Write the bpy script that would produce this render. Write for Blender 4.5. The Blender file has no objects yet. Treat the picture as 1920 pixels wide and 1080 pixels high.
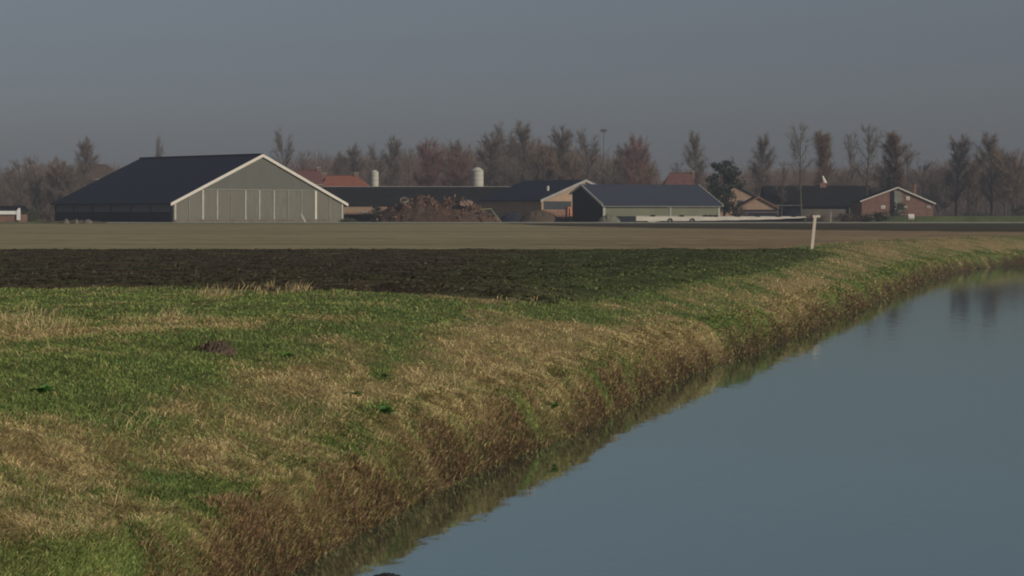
import bpy, math, random
import numpy as np
from mathutils import Vector, Matrix

# ------------------------------------------------------------------ camera, sky, sun
scene = bpy.context.scene
C = scene.collection
F = 3800.0; HZ = 398.0; EYE = 1.55           # focal length and horizon in photo pixels, eye height above the fields
cam_d = bpy.data.cameras.new('camera'); cam = bpy.data.objects.new('camera', cam_d); C.objects.link(cam)
cam.location = (0, 0, EYE); cam.rotation_euler = (math.radians(90), 0, 0)
cam_d.sensor_width = 36.0; cam_d.lens = 36.0 * F / 1920.0; cam_d.shift_y = -(540 - HZ) / 1920.0
cam_d.clip_start = 0.5; cam_d.clip_end = 6000
scene.camera = cam

SUN_EL, SUN_AZ = math.radians(27), math.radians(125)   # azimuth clockwise from +Y (the view direction)
world = bpy.data.worlds.new('World'); scene.world = world; world.use_nodes = True
wn, wl = world.node_tree.nodes, world.node_tree.links
wn.clear()
sky = wn.new('ShaderNodeTexSky'); sky.sky_type = 'NISHITA'; sky.sun_disc = False
sky.sun_elevation = SUN_EL; sky.sun_rotation = SUN_AZ; sky.air_density = 1.0; sky.dust_density = 1.5; sky.ozone_density = 1.5
hsv = wn.new('ShaderNodeHueSaturation'); hsv.inputs['Saturation'].default_value = 0.45
tint = wn.new('ShaderNodeMix'); tint.data_type = 'RGBA'; tint.blend_type = 'MULTIPLY'; tint.inputs[0].default_value = 1.0
tc = wn.new('ShaderNodeTexCoord'); sep = wn.new('ShaderNodeSeparateXYZ'); ramp = wn.new('ShaderNodeValToRGB')
ramp.color_ramp.elements[0].position = 0.0; ramp.color_ramp.elements[0].color = (0.475, 0.505, 0.590, 1)
ramp.color_ramp.elements[1].position = 0.25; ramp.color_ramp.elements[1].color = (0.66, 0.70, 0.765, 1)
bg = wn.new('ShaderNodeBackground'); bg.inputs['Strength'].default_value = 0.08
out = wn.new('ShaderNodeOutputWorld')
wl.new(tc.outputs['Generated'], sep.inputs[0]); wl.new(sep.outputs['Z'], ramp.inputs[0])
wl.new(sky.outputs[0], hsv.inputs['Color']); wl.new(hsv.outputs[0], tint.inputs[6]); wl.new(ramp.outputs[0], tint.inputs[7])
wl.new(tint.outputs[2], bg.inputs['Color']); wl.new(bg.outputs[0], out.inputs['Surface'])

sun_d = bpy.data.lights.new('sun', 'SUN'); sun = bpy.data.objects.new('sun', sun_d); C.objects.link(sun)
sun_d.energy = 3.4; sun_d.angle = math.radians(0.6); sun_d.color = (1.0, 0.89, 0.73)
sdir = Vector((math.sin(SUN_AZ) * math.cos(SUN_EL), math.cos(SUN_AZ) * math.cos(SUN_EL), math.sin(SUN_EL)))
sun.rotation_euler = sdir.to_track_quat('Z', 'Y').to_euler(); sun.location = (60, -60, 60)

scene.view_settings.view_transform = 'Standard'; scene.view_settings.look = 'None'
scene.view_settings.exposure = -0.3; scene.view_settings.gamma = 1.0
scene.cycles.filter_width = 2.0
scene.cycles.max_bounces = 6; scene.cycles.volume_bounces = 1
scene.cycles.use_denoising = True

rng = np.random.default_rng(7); random.seed(7)

# ------------------------------------------------------------------ helpers
def S(r, g, b):                                # sRGB 0..255 -> linear
    f = lambda c: ((c / 255) / 12.92) if c <= 10 else (((c / 255) + 0.055) / 1.055) ** 2.4
    return (f(r), f(g), f(b))

def mat(name, col, rough=0.85, var=0.25, scale=2.0, bump=0.0, attr=None, col2=None, stretch=(1, 1, 1), spec=0.2, metal=0.0, wave=None):
    m = bpy.data.materials.new(name); m.use_nodes = True
    n, l = m.node_tree.nodes, m.node_tree.links
    p = n['Principled BSDF']; p.inputs['Roughness'].default_value = rough; p.inputs['Specular IOR Level'].default_value = spec
    p.inputs['Metallic'].default_value = metal
    t = n.new('ShaderNodeTexCoord'); mp = n.new('ShaderNodeMapping'); mp.inputs['Scale'].default_value = stretch
    l.new(t.outputs['Object'], mp.inputs[0])
    nz = n.new('ShaderNodeTexNoise'); nz.inputs['Scale'].default_value = scale; nz.inputs['Detail'].default_value = 6; nz.inputs['Roughness'].default_value = 0.65
    l.new(mp.outputs[0], nz.inputs['Vector'])
    mr = n.new('ShaderNodeMapRange'); mr.inputs[1].default_value = 0.3; mr.inputs[2].default_value = 0.7
    mr.inputs[3].default_value = 1 - var; mr.inputs[4].default_value = 1 + var
    l.new(nz.outputs[0], mr.inputs[0])
    if attr:
        a = n.new('ShaderNodeAttribute'); a.attribute_name = attr; src = a.outputs['Color']
    elif col2:
        mx = n.new('ShaderNodeMix'); mx.data_type = 'RGBA'
        mx.inputs[6].default_value = (*col, 1); mx.inputs[7].default_value = (*col2, 1)
        n2 = n.new('ShaderNodeTexNoise'); n2.inputs['Scale'].default_value = scale * 0.35; n2.inputs['Detail'].default_value = 4
        l.new(mp.outputs[0], n2.inputs['Vector'])
        r2 = n.new('ShaderNodeMapRange'); r2.inputs[1].default_value = 0.4; r2.inputs[2].default_value = 0.6
        l.new(n2.outputs[0], r2.inputs[0]); l.new(r2.outputs[0], mx.inputs[0]); src = mx.outputs[2]
    else:
        c = n.new('ShaderNodeRGB'); c.outputs[0].default_value = (*col, 1); src = c.outputs[0]
    ml = n.new('ShaderNodeVectorMath'); ml.operation = 'SCALE'
    l.new(src, ml.inputs[0]); l.new(mr.outputs[0], ml.inputs['Scale']); l.new(ml.outputs[0], p.inputs['Base Color'])
    if bump or wave:
        b = n.new('ShaderNodeBump'); b.inputs['Distance'].default_value = bump or 0.03; b.inputs['Strength'].default_value = 1.0
        if wave:                               # corrugated sheet: (axis, profiles per metre)
            w = n.new('ShaderNodeTexWave'); w.bands_direction = wave[0]; w.inputs['Scale'].default_value = wave[1] / 3.18
            l.new(t.outputs['Object'], w.inputs['Vector']); l.new(w.outputs['Fac'], b.inputs['Height'])
        else:
            l.new(nz.outputs[0], b.inputs['Height'])
        l.new(b.outputs[0], p.inputs['Normal'])
    return m

class MB:
    """collects shapes into one mesh"""
    def __init__(s): s.v = []; s.f = []
    def poly(s, pts):
        k = len(s.v); s.v += [tuple(p) for p in pts]; s.f.append(tuple(range(k, k + len(pts)))); return s
    def hexa(s, p):                            # p: 4 bottom (ccw), 4 top
        k = len(s.v); s.v += [tuple(q) for q in p]
        for q in ((3, 2, 1, 0), (4, 5, 6, 7), (0, 1, 5, 4), (1, 2, 6, 5), (2, 3, 7, 6), (3, 0, 4, 7)): s.f.append(tuple(k + i for i in q))
        return s
    def box(s, x0, x1, y0, y1, z0, z1):
        return s.hexa([(x0, y0, z0), (x1, y0, z0), (x1, y1, z0), (x0, y1, z0), (x0, y0, z1), (x1, y0, z1), (x1, y1, z1), (x0, y1, z1)])
    def prism(s, prof, y0, y1):                # profile in x,z extruded along y
        k = len(s.v); n = len(prof)
        s.v += [(x, y0, z) for x, z in prof] + [(x, y1, z) for x, z in prof]
        s.f.append(tuple(range(k, k + n))); s.f.append(tuple(range(k + 2 * n - 1, k + n - 1, -1)))
        for i in range(n):
            j = (i + 1) % n; s.f.append((k + j, k + i, k + n + i, k + n + j))
        return s
    def tube(s, p0, p1, r0, r1=None, n=8, cap=True):
        r1 = r0 if r1 is None else r1
        p0, p1 = Vector(p0), Vector(p1); d = (p1 - p0).normalized()
        a = d.orthogonal().normalized(); b = d.cross(a)
        k = len(s.v)
        for p, r in ((p0, r0), (p1, r1)):
            for i in range(n):
                t = 2 * math.pi * i / n; s.v.append(tuple(p + (a * math.cos(t) + b * math.sin(t)) * r))
        for i in range(n):
            j = (i + 1) % n; s.f.append((k + i, k + j, k + n + j, k + n + i))
        if cap: s.f.append(tuple(range(k + n - 1, k - 1, -1))); s.f.append(tuple(range(k + n, k + 2 * n)))
        return s
    def torus(s, c, R, r, axis='z', n=16, m=6, tilt=None):
        k = len(s.v); M = tilt or Matrix.Identity(3); c = Vector(c)
        for i in range(n):
            t = 2 * math.pi * i / n
            for j in range(m):
                u = 2 * math.pi * j / m
                s.v.append(tuple(c + M @ Vector(((R + r * math.cos(u)) * math.cos(t), (R + r * math.cos(u)) * math.sin(t), r * math.sin(u)))))
        for i in range(n):
            for j in range(m):
                i2, j2 = (i + 1) % n, (j + 1) % m
                s.f.append((k + i * m + j, k + i2 * m + j, k + i2 * m + j2, k + i * m + j2))
        return s
    def build(s, name, m, parent=None, smooth=False):
        me = bpy.data.meshes.new(name); me.from_pydata(s.v, [], s.f); me.update()
        me.materials.append(m)
        if smooth: me.polygons.foreach_set('use_smooth', [True] * len(me.polygons))
        o = bpy.data.objects.new(name, me); C.objects.link(o)
        if parent: o.parent = parent
        return o

def np_mesh(name, V, Fq, m, parent=None, tint_col=None, smooth=False):
    """V (n,3), Fq (k,3|4) arrays -> one mesh object"""
    me = bpy.data.meshes.new(name); k = Fq.shape[1]
    me.vertices.add(len(V)); me.vertices.foreach_set('co', V.astype(np.float32).ravel())
    me.loops.add(Fq.size); me.loops.foreach_set('vertex_index', Fq.astype(np.int32).ravel())
    me.polygons.add(len(Fq)); me.polygons.foreach_set('loop_start', np.arange(0, Fq.size, k, dtype=np.int32))
    me.update(calc_edges=True)
    if smooth: me.polygons.foreach_set('use_smooth', np.ones(len(Fq), dtype=bool))
    if tint_col is not None:
        a = me.attributes.new('tint', 'FLOAT_COLOR', 'POINT')
        a.data.foreach_set('color', np.concatenate([tint_col, np.ones((len(V), 1))], 1).astype(np.float32).ravel())
    me.materials.append(m)
    o = bpy.data.objects.new(name, me); C.objects.link(o)
    if parent: o.parent = parent
    return o

def tag(o, label=None, cat=None, group=None, kind=None):
    if label: o['label'] = label
    if cat: o['category'] = cat
    if group: o['group'] = group
    if kind: o['kind'] = kind
    return o

def empty(name, loc, rz=0, label=None, cat=None, group=None):
    o = bpy.data.objects.new(name, None); C.objects.link(o); o.location = loc; o.rotation_euler = (0, 0, rz)
    o.empty_display_size = 0.3
    return tag(o, label, cat, group)

_lat = rng.random((256, 256))
def vnoise(x, y):
    xi = np.floor(x).astype(int); yi = np.floor(y).astype(int); fx = x - xi; fy = y - yi
    fx = fx * fx * (3 - 2 * fx); fy = fy * fy * (3 - 2 * fy)
    g = lambda a, b: _lat[a % 256, b % 256]
    return (g(xi, yi) * (1 - fx) + g(xi + 1, yi) * fx) * (1 - fy) + (g(xi, yi + 1) * (1 - fx) + g(xi + 1, yi + 1) * fx) * fy
def fbm(x, y, sc, o=4):
    s = 0; a = 1; t = 0
    for i in range(o):
        s = s + a * vnoise(x / sc * 2 ** i + 17.3 * i, y / sc * 2 ** i + 5.1 * i); t += a; a *= 0.55
    return s / t                               # 0..1, mean .5

# ------------------------------------------------------------------ terrain
WZ = -1.5                                       # water level
SH = np.array([(-60, -22), (-30, -14), (-10, -9.1), (0, -6.1), (10, -3.6), (17, -1.90), (19.2, -1.46), (22.8, -.70), (25.1, -.02), (27.7, .82), (32.3, 1.95),
               (37.5, 3.16), (43.7, 5.1), (51.5, 7.5), (63.7, 11.0), (74, 13.9), (85.9, 17.2), (95, 20.0), (103.5, 22.8), (112, 26.3), (119.5, 30.4),
               (128, 36), (138, 45), (150, 60), (160, 76), (172, 105), (182, 140), (195, 220), (205, 350), (220, 600), (260, 1500)])
_sy = np.arange(-60, 262, 0.25); _sx = np.interp(_sy, SH[:, 0], SH[:, 1])
_k = np.hanning(21); _k /= _k.sum(); _sx = np.convolve(np.pad(_sx, 10, 'edge'), _k, 'valid')
_sl = np.gradient(_sx, _sy)
def shx(y): return np.interp(y, _sy, _sx)
def shore_n(x, y):
    sl = np.interp(y, _sy, _sl)
    return (shx(y) - x) / np.sqrt(1 + sl * sl)
def wob(x, y): return 0.22 * (fbm(x, y, 2.2, 3) - 0.5) + 0.12 * (fbm(x, y, 0.6, 2) - 0.5)
def gz(x, y):
    x = np.asarray(x, float); y = np.asarray(y, float)
    n = shore_n(x, y) + wob(x, y) * 1.2
    wd = 4.4 + 0.6 * (fbm(x, y, 9.0, 2) - 0.5)
    t = np.clip((n - 0.08) / wd, 0, 1)
    sc = .50 + .30 * (fbm(x, y, 3.0, 2) - .5); q = np.clip(n / .42, 0, 1)
    z = np.where(n < 0, WZ + n * 0.9, WZ + sc * (1 - (1 - q) ** 1.8) + (-WZ - sc) * (1 - (1 - t) ** 1.5))
    near = np.clip(n / 0.6, 0, 1) * np.clip(1 - (n - 14) / 12, 0, 1)
    z = z + near * (0.16 * (fbm(x, y, 1.6, 4) - 0.5) + 0.05 * (fbm(x, y, 0.35, 2) - 0.5))
    return np.maximum(z, WZ - 1.2)
def px_of(x, y, z): return 960 + F * x / y, HZ + F * (EYE - z) / y
def hit(px, py):
    """where the sight line through a photo pixel meets the ground"""
    D = np.linspace(9, 300, 12000); x = (px - 960) / F * D; zr = EYE - (py - HZ) / F * D
    d = zr - gz(x, D); i = int(np.argmax(d < 0)) if (d < 0).any() else -1
    return float(x[i]), float(D[i]), float(gz(x[i], D[i]))
def at(px, D): return (px - 960) / F * D
def zat(py, D): return EYE - (py - HZ) / F * D

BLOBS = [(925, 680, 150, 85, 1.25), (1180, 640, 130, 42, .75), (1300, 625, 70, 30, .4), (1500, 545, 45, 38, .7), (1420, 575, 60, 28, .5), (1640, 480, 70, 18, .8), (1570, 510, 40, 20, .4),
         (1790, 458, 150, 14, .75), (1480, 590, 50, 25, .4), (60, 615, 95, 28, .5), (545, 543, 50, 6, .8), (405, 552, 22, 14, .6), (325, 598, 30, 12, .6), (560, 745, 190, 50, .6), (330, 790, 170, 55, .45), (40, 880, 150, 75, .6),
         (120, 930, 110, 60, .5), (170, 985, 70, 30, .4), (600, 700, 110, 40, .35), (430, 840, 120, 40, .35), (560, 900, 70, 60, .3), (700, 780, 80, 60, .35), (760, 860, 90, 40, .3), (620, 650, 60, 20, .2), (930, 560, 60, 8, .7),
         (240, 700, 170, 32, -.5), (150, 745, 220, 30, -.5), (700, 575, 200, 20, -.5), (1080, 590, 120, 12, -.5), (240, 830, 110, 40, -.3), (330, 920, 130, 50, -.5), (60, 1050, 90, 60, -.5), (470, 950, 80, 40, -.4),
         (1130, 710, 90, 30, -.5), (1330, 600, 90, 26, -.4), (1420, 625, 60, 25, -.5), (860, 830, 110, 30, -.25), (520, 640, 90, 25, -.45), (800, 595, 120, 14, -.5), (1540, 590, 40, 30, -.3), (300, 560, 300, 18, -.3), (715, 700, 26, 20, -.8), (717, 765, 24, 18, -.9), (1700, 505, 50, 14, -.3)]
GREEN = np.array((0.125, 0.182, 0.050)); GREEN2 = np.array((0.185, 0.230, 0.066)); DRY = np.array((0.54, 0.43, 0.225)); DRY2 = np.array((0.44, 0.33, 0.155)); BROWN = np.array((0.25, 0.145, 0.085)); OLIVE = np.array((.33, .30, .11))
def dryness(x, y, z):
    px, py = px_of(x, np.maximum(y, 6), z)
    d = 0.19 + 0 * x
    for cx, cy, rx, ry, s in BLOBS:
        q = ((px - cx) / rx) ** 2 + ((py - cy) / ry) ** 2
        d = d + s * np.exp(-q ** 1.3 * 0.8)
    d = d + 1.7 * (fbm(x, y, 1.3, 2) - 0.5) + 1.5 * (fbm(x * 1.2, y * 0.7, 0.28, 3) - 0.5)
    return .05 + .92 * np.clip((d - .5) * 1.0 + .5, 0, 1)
def brownness(x, y):
    n = shore_n(x, y) + 0.75 * (fbm(x, y, 0.7, 4) - 0.5)
    return np.clip((0.40 - n) / 0.32, 0, .92)
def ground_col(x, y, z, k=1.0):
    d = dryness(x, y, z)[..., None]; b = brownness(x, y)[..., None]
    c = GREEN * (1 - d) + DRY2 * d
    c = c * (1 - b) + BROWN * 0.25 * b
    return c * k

def grid_obj(name, X, Y, Z, m, col, smooth=True):
    r, c = X.shape
    V = np.stack([X, Y, Z], -1).reshape(-1, 3); i = np.arange(r * c).reshape(r, c)
    Fq = np.stack([i[:-1, :-1], i[:-1, 1:], i[1:, 1:], i[1:, :-1]], -1).reshape(-1, 4)
    return np_mesh(name, V, Fq, m, tint_col=col.reshape(-1, 3), smooth=smooth)

m_ground = mat('grassy_soil', (0, 0, 0), 0.95, 0.35, 9.0, 0.04, attr='tint')
ys = np.concatenate([np.arange(-55, 10, 1.0), np.arange(10, 60, .18), np.arange(60, 125, .35), np.arange(125, 260, 1.5), np.geomspace(260, 2600, 40)])
ms = np.concatenate([[-6, -3, -1.5, -.8], np.arange(-.4, 7, .12), np.arange(7, 16, .4), np.geomspace(16, 2600, 34)])
Yg, Mg = np.meshgrid(ys, ms, indexing='ij'); SL = np.sqrt(1 + np.interp(Yg, _sy, _sl) ** 2)
Xg = shx(Yg) - Mg * np.where(Mg < 16, SL, np.sqrt(1 + 0 * SL) * np.maximum(1, SL * np.exp(-(Mg - 16) / 60)))
Xg = Xg[:, ::-1]; Yg = Yg[:, ::-1]
Zg = gz(Xg, Yg)
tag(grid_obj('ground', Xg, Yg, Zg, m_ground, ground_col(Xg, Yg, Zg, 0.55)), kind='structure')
# the opposite bank, out of frame to the right
y2 = np.linspace(-55, 108, 60); m2 = np.concatenate([np.linspace(-2, 6, 14), np.geomspace(8, 300, 10)])
Y2, M2 = np.meshgrid(y2, m2, indexing='ij'); X2 = shx(Y2) + 34 + M2
Z2 = np.where(M2 < 0, WZ + M2 * .5, WZ + np.clip(M2 / 4.4, 0, 1) * 1.5)
tag(grid_obj('ground_opposite', X2, Y2, Z2, m_ground, ground_col(X2 - 400, Y2, Z2, .55)), kind='structure')

# water
mw = bpy.data.materials.new('canal_water'); mw.use_nodes = True
n, l = mw.node_tree.nodes, mw.node_tree.links; p = n['Principled BSDF']
p.inputs['Base Color'].default_value = (0.018, 0.040, 0.038, 1); p.inputs['Roughness'].default_value = 0.03; p.inputs['IOR'].default_value = 1.5
t = n.new('ShaderNodeTexCoord'); mp = n.new('ShaderNodeMapping'); mp.inputs['Scale'].default_value = (1.0, 0.45, 1)
nz = n.new('ShaderNodeTexNoise'); nz.inputs['Scale'].default_value = 3.0; nz.inputs['Detail'].default_value = 3
b = n.new('ShaderNodeBump'); b.inputs['Distance'].default_value = 0.008; b.inputs['Strength'].default_value = 0.6
l.new(t.outputs['Object'], mp.inputs[0]); l.new(mp.outputs[0], nz.inputs['Vector']); l.new(nz.outputs[0], b.inputs['Height']); l.new(b.outputs[0], p.inputs['Normal'])
gl = n.new('ShaderNodeBsdfGlossy'); gl.inputs['Roughness'].default_value = 0.05; gl.inputs['Color'].default_value = (.76, .93, .88, 1); l.new(b.outputs[0], gl.inputs['Normal'])
mxs = n.new('ShaderNodeMixShader'); mxs.inputs[0].default_value = .60; l.new(p.outputs[0], mxs.inputs[1]); l.new(gl.outputs[0], mxs.inputs[2]); l.new(mxs.outputs[0], n['Material Output'].inputs['Surface'])
wm = MB(); wm.poly([(-60, -60, WZ), (900, -60, WZ), (900, 262, WZ), (-60, 262, WZ)])
tag(wm.build('canal_water', mw), kind='structure')

# fields: sheets lying on the ground
def strip(name, ys, xl, xr, nx, m, colf, lift, rough=0.0, rs=.4):
    Y = np.repeat(ys[:, None], nx, 1); u = np.linspace(0, 1, nx)[None, :]
    X = xl(ys)[:, None] * (1 - u) + xr(ys)[:, None] * u
    ed = np.minimum(np.minimum(u, 1 - u) * (xr(ys) - xl(ys))[:, None], np.minimum(Y - ys[0], ys[-1] - Y)); ed = np.clip(ed / .5, 0, 1)
    Z = gz(X, Y) + lift * ed - .05 * (1 - ed)
    if rough: Z = Z + ed * rough * (fbm(X, Y, rs, 3) - 0.35)
    return tag(grid_obj(name, X, Y, Z, m, colf(X, Y)), kind='structure')
E1 = [(-14, 41.7), (-6.3, 41.2), (-2.7, 39.3), (0.0, 37.5), (1.2, 39.5), (2.6, 43.5), (4.3, 49), (6.3, 56), (9.5, 67), (12.0, 77), (13.6, 84.2)]
ex = np.array([e[0] for e in E1]); ey = np.array([e[1] for e in E1])
# right limit of the ploughed field as x(y), left limit where the near edge rises again
yv = np.array([37.6, 39.5, 43.5, 49, 56, 67, 77, 84.4, 90]); xv = np.array([-.9, 1.2, 2.6, 4.3, 6.3, 9.5, 12., 14., 15.5])
def pl_xr(y): return np.interp(y, yv, xv) + 0.35 * (fbm(y, y * 0 + 3, 1.3, 3) - .5)
def pl_xl(y): return np.interp(y, [37.6, 38.3, 39.6, 40.7, 41.6, 42.6, 43.6], [-1.2, -2.7, -4.2, -6.2, -10.5, -25, -110]) + 0 * y
SOIL = np.array((0.060, 0.050, 0.033)); DGRN = np.array((0.058, 0.070, 0.030))
def plough_col(X, Y):
    g = np.clip((X + 1.6 + (Y - 50) * -.02) / 3.2 + 1.3 * (fbm(X, Y * .4, 1.5, 3) - .5), 0, 1)
    g = np.maximum(g, np.clip(2.6 * (fbm(X * .35, Y, 1.1, 4) - .55), 0, .7))[..., None]
    c = SOIL * (1 - g) + DGRN * g
    dry = np.clip(4 * (fbm(X * .5 + 40, Y, .8, 3) - .66), 0, 1)[..., None] * .5
    return (c * (1 - dry) + np.array((.14, .11, .06)) * dry) * (0.25 + 1.5 * fbm(X, Y * 1.6, .5, 3))[..., None]
m_plough = mat('ploughed_soil', (0, 0, 0), 0.95, 0.45, 4.0, 0.09, attr='tint', stretch=(.6, 1.6, 1), spec=.03)
strip('ploughed_field', np.arange(37.6, 84.3, .16), pl_xl, pl_xr, 330, m_plough, plough_col, .012, .10, .35)
# stubble beyond it
m_stub = mat('stubble', (0, 0, 0), 0.95, 0.22, 1.2, 0.05, attr='tint', stretch=(.25, 1.2, 1), spec=.03)
def stub_col(X, Y):
    a = np.clip((X / np.maximum(Y, 1) + .02) / .14, 0, 1)[..., None]
    c = np.array((.235, .208, .120)) * (1 - a) + np.array((.22, .165, .10)) * a
    return c * (.35 + .75 * fbm(X * .10, Y, 3.0, 4) + .55 * fbm(X * .5, Y, .9, 3))[..., None]
strip('stubble_field', np.concatenate([np.arange(84.0, 130, .6), np.arange(130, 262, 2.0)]), lambda y: -y * .6 - 10, lambda y: np.minimum(shx(y) - 5.2 * np.sqrt(1 + np.interp(y, _sy, _sl) ** 2), y * .55 + 10),
      150, m_stub, stub_col, .02, .05, .6)
# darker strip of tilled earth further out on the right
def ds_col(X, Y): return np.array((.062, .056, .040)) * (.6 + .8 * fbm(X * .2, Y, 2.0, 3))[..., None]
strip('tilled_strip', np.linspace(158, 276, 60), lambda y: np.interp(y, [158, 196, 232, 276], [36, 12.5, 2.8, -2]), lambda y: np.minimum(shx(y) - 9, y * .5), 90, m_plough, ds_col, .06, .06, 1)
m_track = mat('farm_track', (.26, .255, .23), .9, .15, 1.5)
tk = MB(); tk.box(-60, 150, 292, 300, 0.0, .10); tag(tk.build('farm_track', m_track), kind='structure')
m_verge = mat('verge_grass', (.085, .105, .04), .95, .25, .6, .05)
vg = MB(); vg.prism([(at(1640, 318), 0), (150, 0), (150, .95), (at(1700, 318), .9), (at(1660, 318), .35)], 314, 338)
tag(vg.build('grass_bank', m_verge), kind='structure')
yd = MB(); yd.box(-120, 140, 339, 346, 0.0, .05)
m_yard = mat('farmyard_earth', (.07, .062, .05), .95, .3, .5)
tag(yd.build('farmyard', m_yard), kind='structure')

# ------------------------------------------------------------------ grass
m_blade = mat('grass_blades', (0, 0, 0), 0.75, 0.1, 20, attr='tint', spec=.15)
def blades(name, x, y, length, width, lean, col, up=1.0, az=None):
    N = len(x); z = gz(x, y) - .01
    a = rng.uniform(0, 2 * np.pi, N) if az is None else az
    d = np.stack([np.cos(a), np.sin(a), 0 * a], -1)
    w = rng.uniform(0, 2 * np.pi, N); s = np.stack([np.cos(w), np.sin(w), 0 * w], -1) * (width / 2)[:, None]
    B = np.stack([x, y, z], -1); L = length[:, None]; le = lean[:, None]
    mid = B + L * .55 * (d * np.sin(le * .6) + np.array((0, 0, 1)) * np.cos(le * .6))
    tip = mid + L * .45 * (d * np.sin(np.minimum(le * 1.35, 1.75)) + np.array((0, 0, 1)) * np.cos(np.minimum(le * 1.35, 1.75)))
    V = np.stack([B, mid - s, mid + s, tip], 1).reshape(-1, 3)
    i = np.arange(N)[:, None] * 4
    Fq = np.concatenate([i + np.array([0, 2, 1]), i + np.array([1, 2, 3])], 0)
    return tag(np_mesh(name, V, Fq, m_blade, tint_col=np.repeat(col, 4, 0)), kind='stuff')
N = 1500000
py = rng.uniform(425, 1180, N); px = rng.uniform(-420, 2080, N)
D = F * (EYE + .55) / (py - HZ); x = (px - 960) / F * D; y = D
ye = 1 / rng.uniform(1 / 130, 1 / 12, 330000); ne = rng.uniform(-.04, 1.0, len(ye)) ** 1.0; y = np.concatenate([y, ye]); x = np.concatenate([x, shx(ye) - ne * np.sqrt(1 + np.interp(ye, _sy, _sl) ** 2)]); N = len(x)
nn = shore_n(x, y)
keep = (nn > -.05) & (y > 11)
inpl = (x < pl_xr(y)) & (x > pl_xl(y)) & (y < 84.5) & (y > 37.6) & (y > 37.6)
keep &= ~(inpl & (rng.random(N) > np.clip((x + 2.2) / 5, 0, .35) + .9 * np.clip(1 - (pl_xr(y) - x) / 4.0, 0, 1) * (x > 0)))
keep &= ~((y > 84) & (nn > 5.6))
keep &= ~((y > 130))
x, y, nn = x[keep], y[keep], nn[keep]; N = len(x)
z = gz(x, y); dr = dryness(x, y, z); br = brownness(x, y); r = rng.random(N)
pl = (x < pl_xr(y)) & (x > pl_xl(y)) & (y < 84.5) & (y > 37.6)
wid = np.clip(.00034 * y, .005, .026)
isb = (r < br * .92) & ~pl; isd = (~isb) & (rng.random(N) < np.where(pl, .03, dr)); isg = ~(isb | isd)
jit = lambda n_, s=.3: (1 + s * (rng.random((n_, 1)) * 2 - 1)) * (1 + .10 * (rng.random((n_, 3)) * 2 - 1))
clump = lambda a, b: (.45 + 1.1 * fbm(a, b * .8, .24, 3))[:, None]
nn_all = shore_n(x, y)
k = isg.sum(); u = np.clip(fbm(x[isg], y[isg], .7, 3) * 2 - .5, 0, 1)[:, None]
cg = (GREEN * (1 - u) + GREEN2 * u) * jit(k, .4) * clump(x[isg], y[isg]); e_ = np.clip(1 - (pl_xr(y[isg]) - x[isg]) / 4.5, 0, 1)[:, None]; cg = np.where(pl[isg][:, None], DGRN * 1.5 * jit(k, .4) * (1 - e_) + cg * e_, cg)
blades('grass', x[isg], y[isg], rng.uniform(.025, .075, k) * np.clip(y[isg] / 34, 1, 1.5), wid[isg] * 1.3, rng.uniform(.4, 1.5, k), cg)['label'] = 'short green grass growing on the canal bank'
k = isd.sum(); u = rng.random((k, 1)); cd = (DRY * u + DRY2 * (1 - u)) * jit(k, .35) * clump(x[isd] + 9, y[isd]); cd = np.where((rng.random(k) < .8 - .55 * dr[isd])[:, None], OLIVE * jit(k), cd)
swirl = 22 * fbm(x[isd], y[isd], .8, 2)
blades('dry_grass', x[isd], y[isd], rng.uniform(.04, .14, k) * np.clip(y[isd] / 40, 1, 1.4), wid[isd] * 1.1, rng.uniform(.9, 1.75, k), cd, az=swirl + rng.normal(0, 1.0, k))['label'] = 'matted straw coloured dead grass on the canal bank'
k = isb.sum(); cb = BROWN * jit(k, .6) * clump(x[isb], y[isb]) * np.clip(.4 + 2.0 * nn_all[isb], .4, 1)[:, None]; cb = np.where((rng.random(k) < .25)[:, None], DRY2 * .7 * jit(k), cb); cb = np.where((rng.random(k) < .12)[:, None], OLIVE * .6 * jit(k), cb)
blades('waterside_weeds', x[isb], y[isb], rng.uniform(.04, .13, k), wid[isb] * 1.3, rng.uniform(.4, 1.7, k), cb)['label'] = 'withered brown weeds along the water edge'

# clods on the ploughed soil and taller straw tufts
Nc = 42000; yc = 1 / rng.uniform(1 / 84, 1 / 38.5, Nc); xc = rng.uniform(-.32, .22, Nc) * yc; kc = (xc < pl_xr(yc) - .2 - 3.5 * rng.random(Nc) * (xc > 0)) & (xc > pl_xl(yc) + .3); xc, yc = xc[kc], yc[kc]; Nc = len(xc)
sc_ = rng.uniform(.02, .065, Nc)[:, None, None]; tet = np.array([(1, 0, -.3), (-.5, .87, -.3), (-.5, -.87, -.3), (.1, 0, .9), (-.2, .2, .3)]) 
Vc = np.stack([xc, yc, gz(xc, yc) + .02], -1)[:, None, :] + (tet[None] + rng.normal(0, .3, (Nc, 5, 3))) * sc_ * np.array((1.5, 1.2, .8))
ic = np.arange(Nc)[:, None] * 5; Fc_ = np.concatenate([ic + np.array(f) for f in ((0, 1, 3), (1, 4, 3), (1, 2, 4), (2, 3, 4), (2, 0, 3))], 0)
cc_ = plough_col(xc, yc) * (.6 + .9 * rng.random((Nc, 1)))
tag(np_mesh('soil_clods', Vc.reshape(-1, 3), Fc_, m_plough, tint_col=np.repeat(cc_, 5, 0)), kind='stuff')['label'] = 'clods of earth on the ploughed field'
tx, ty, tl = [], [], []
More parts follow.
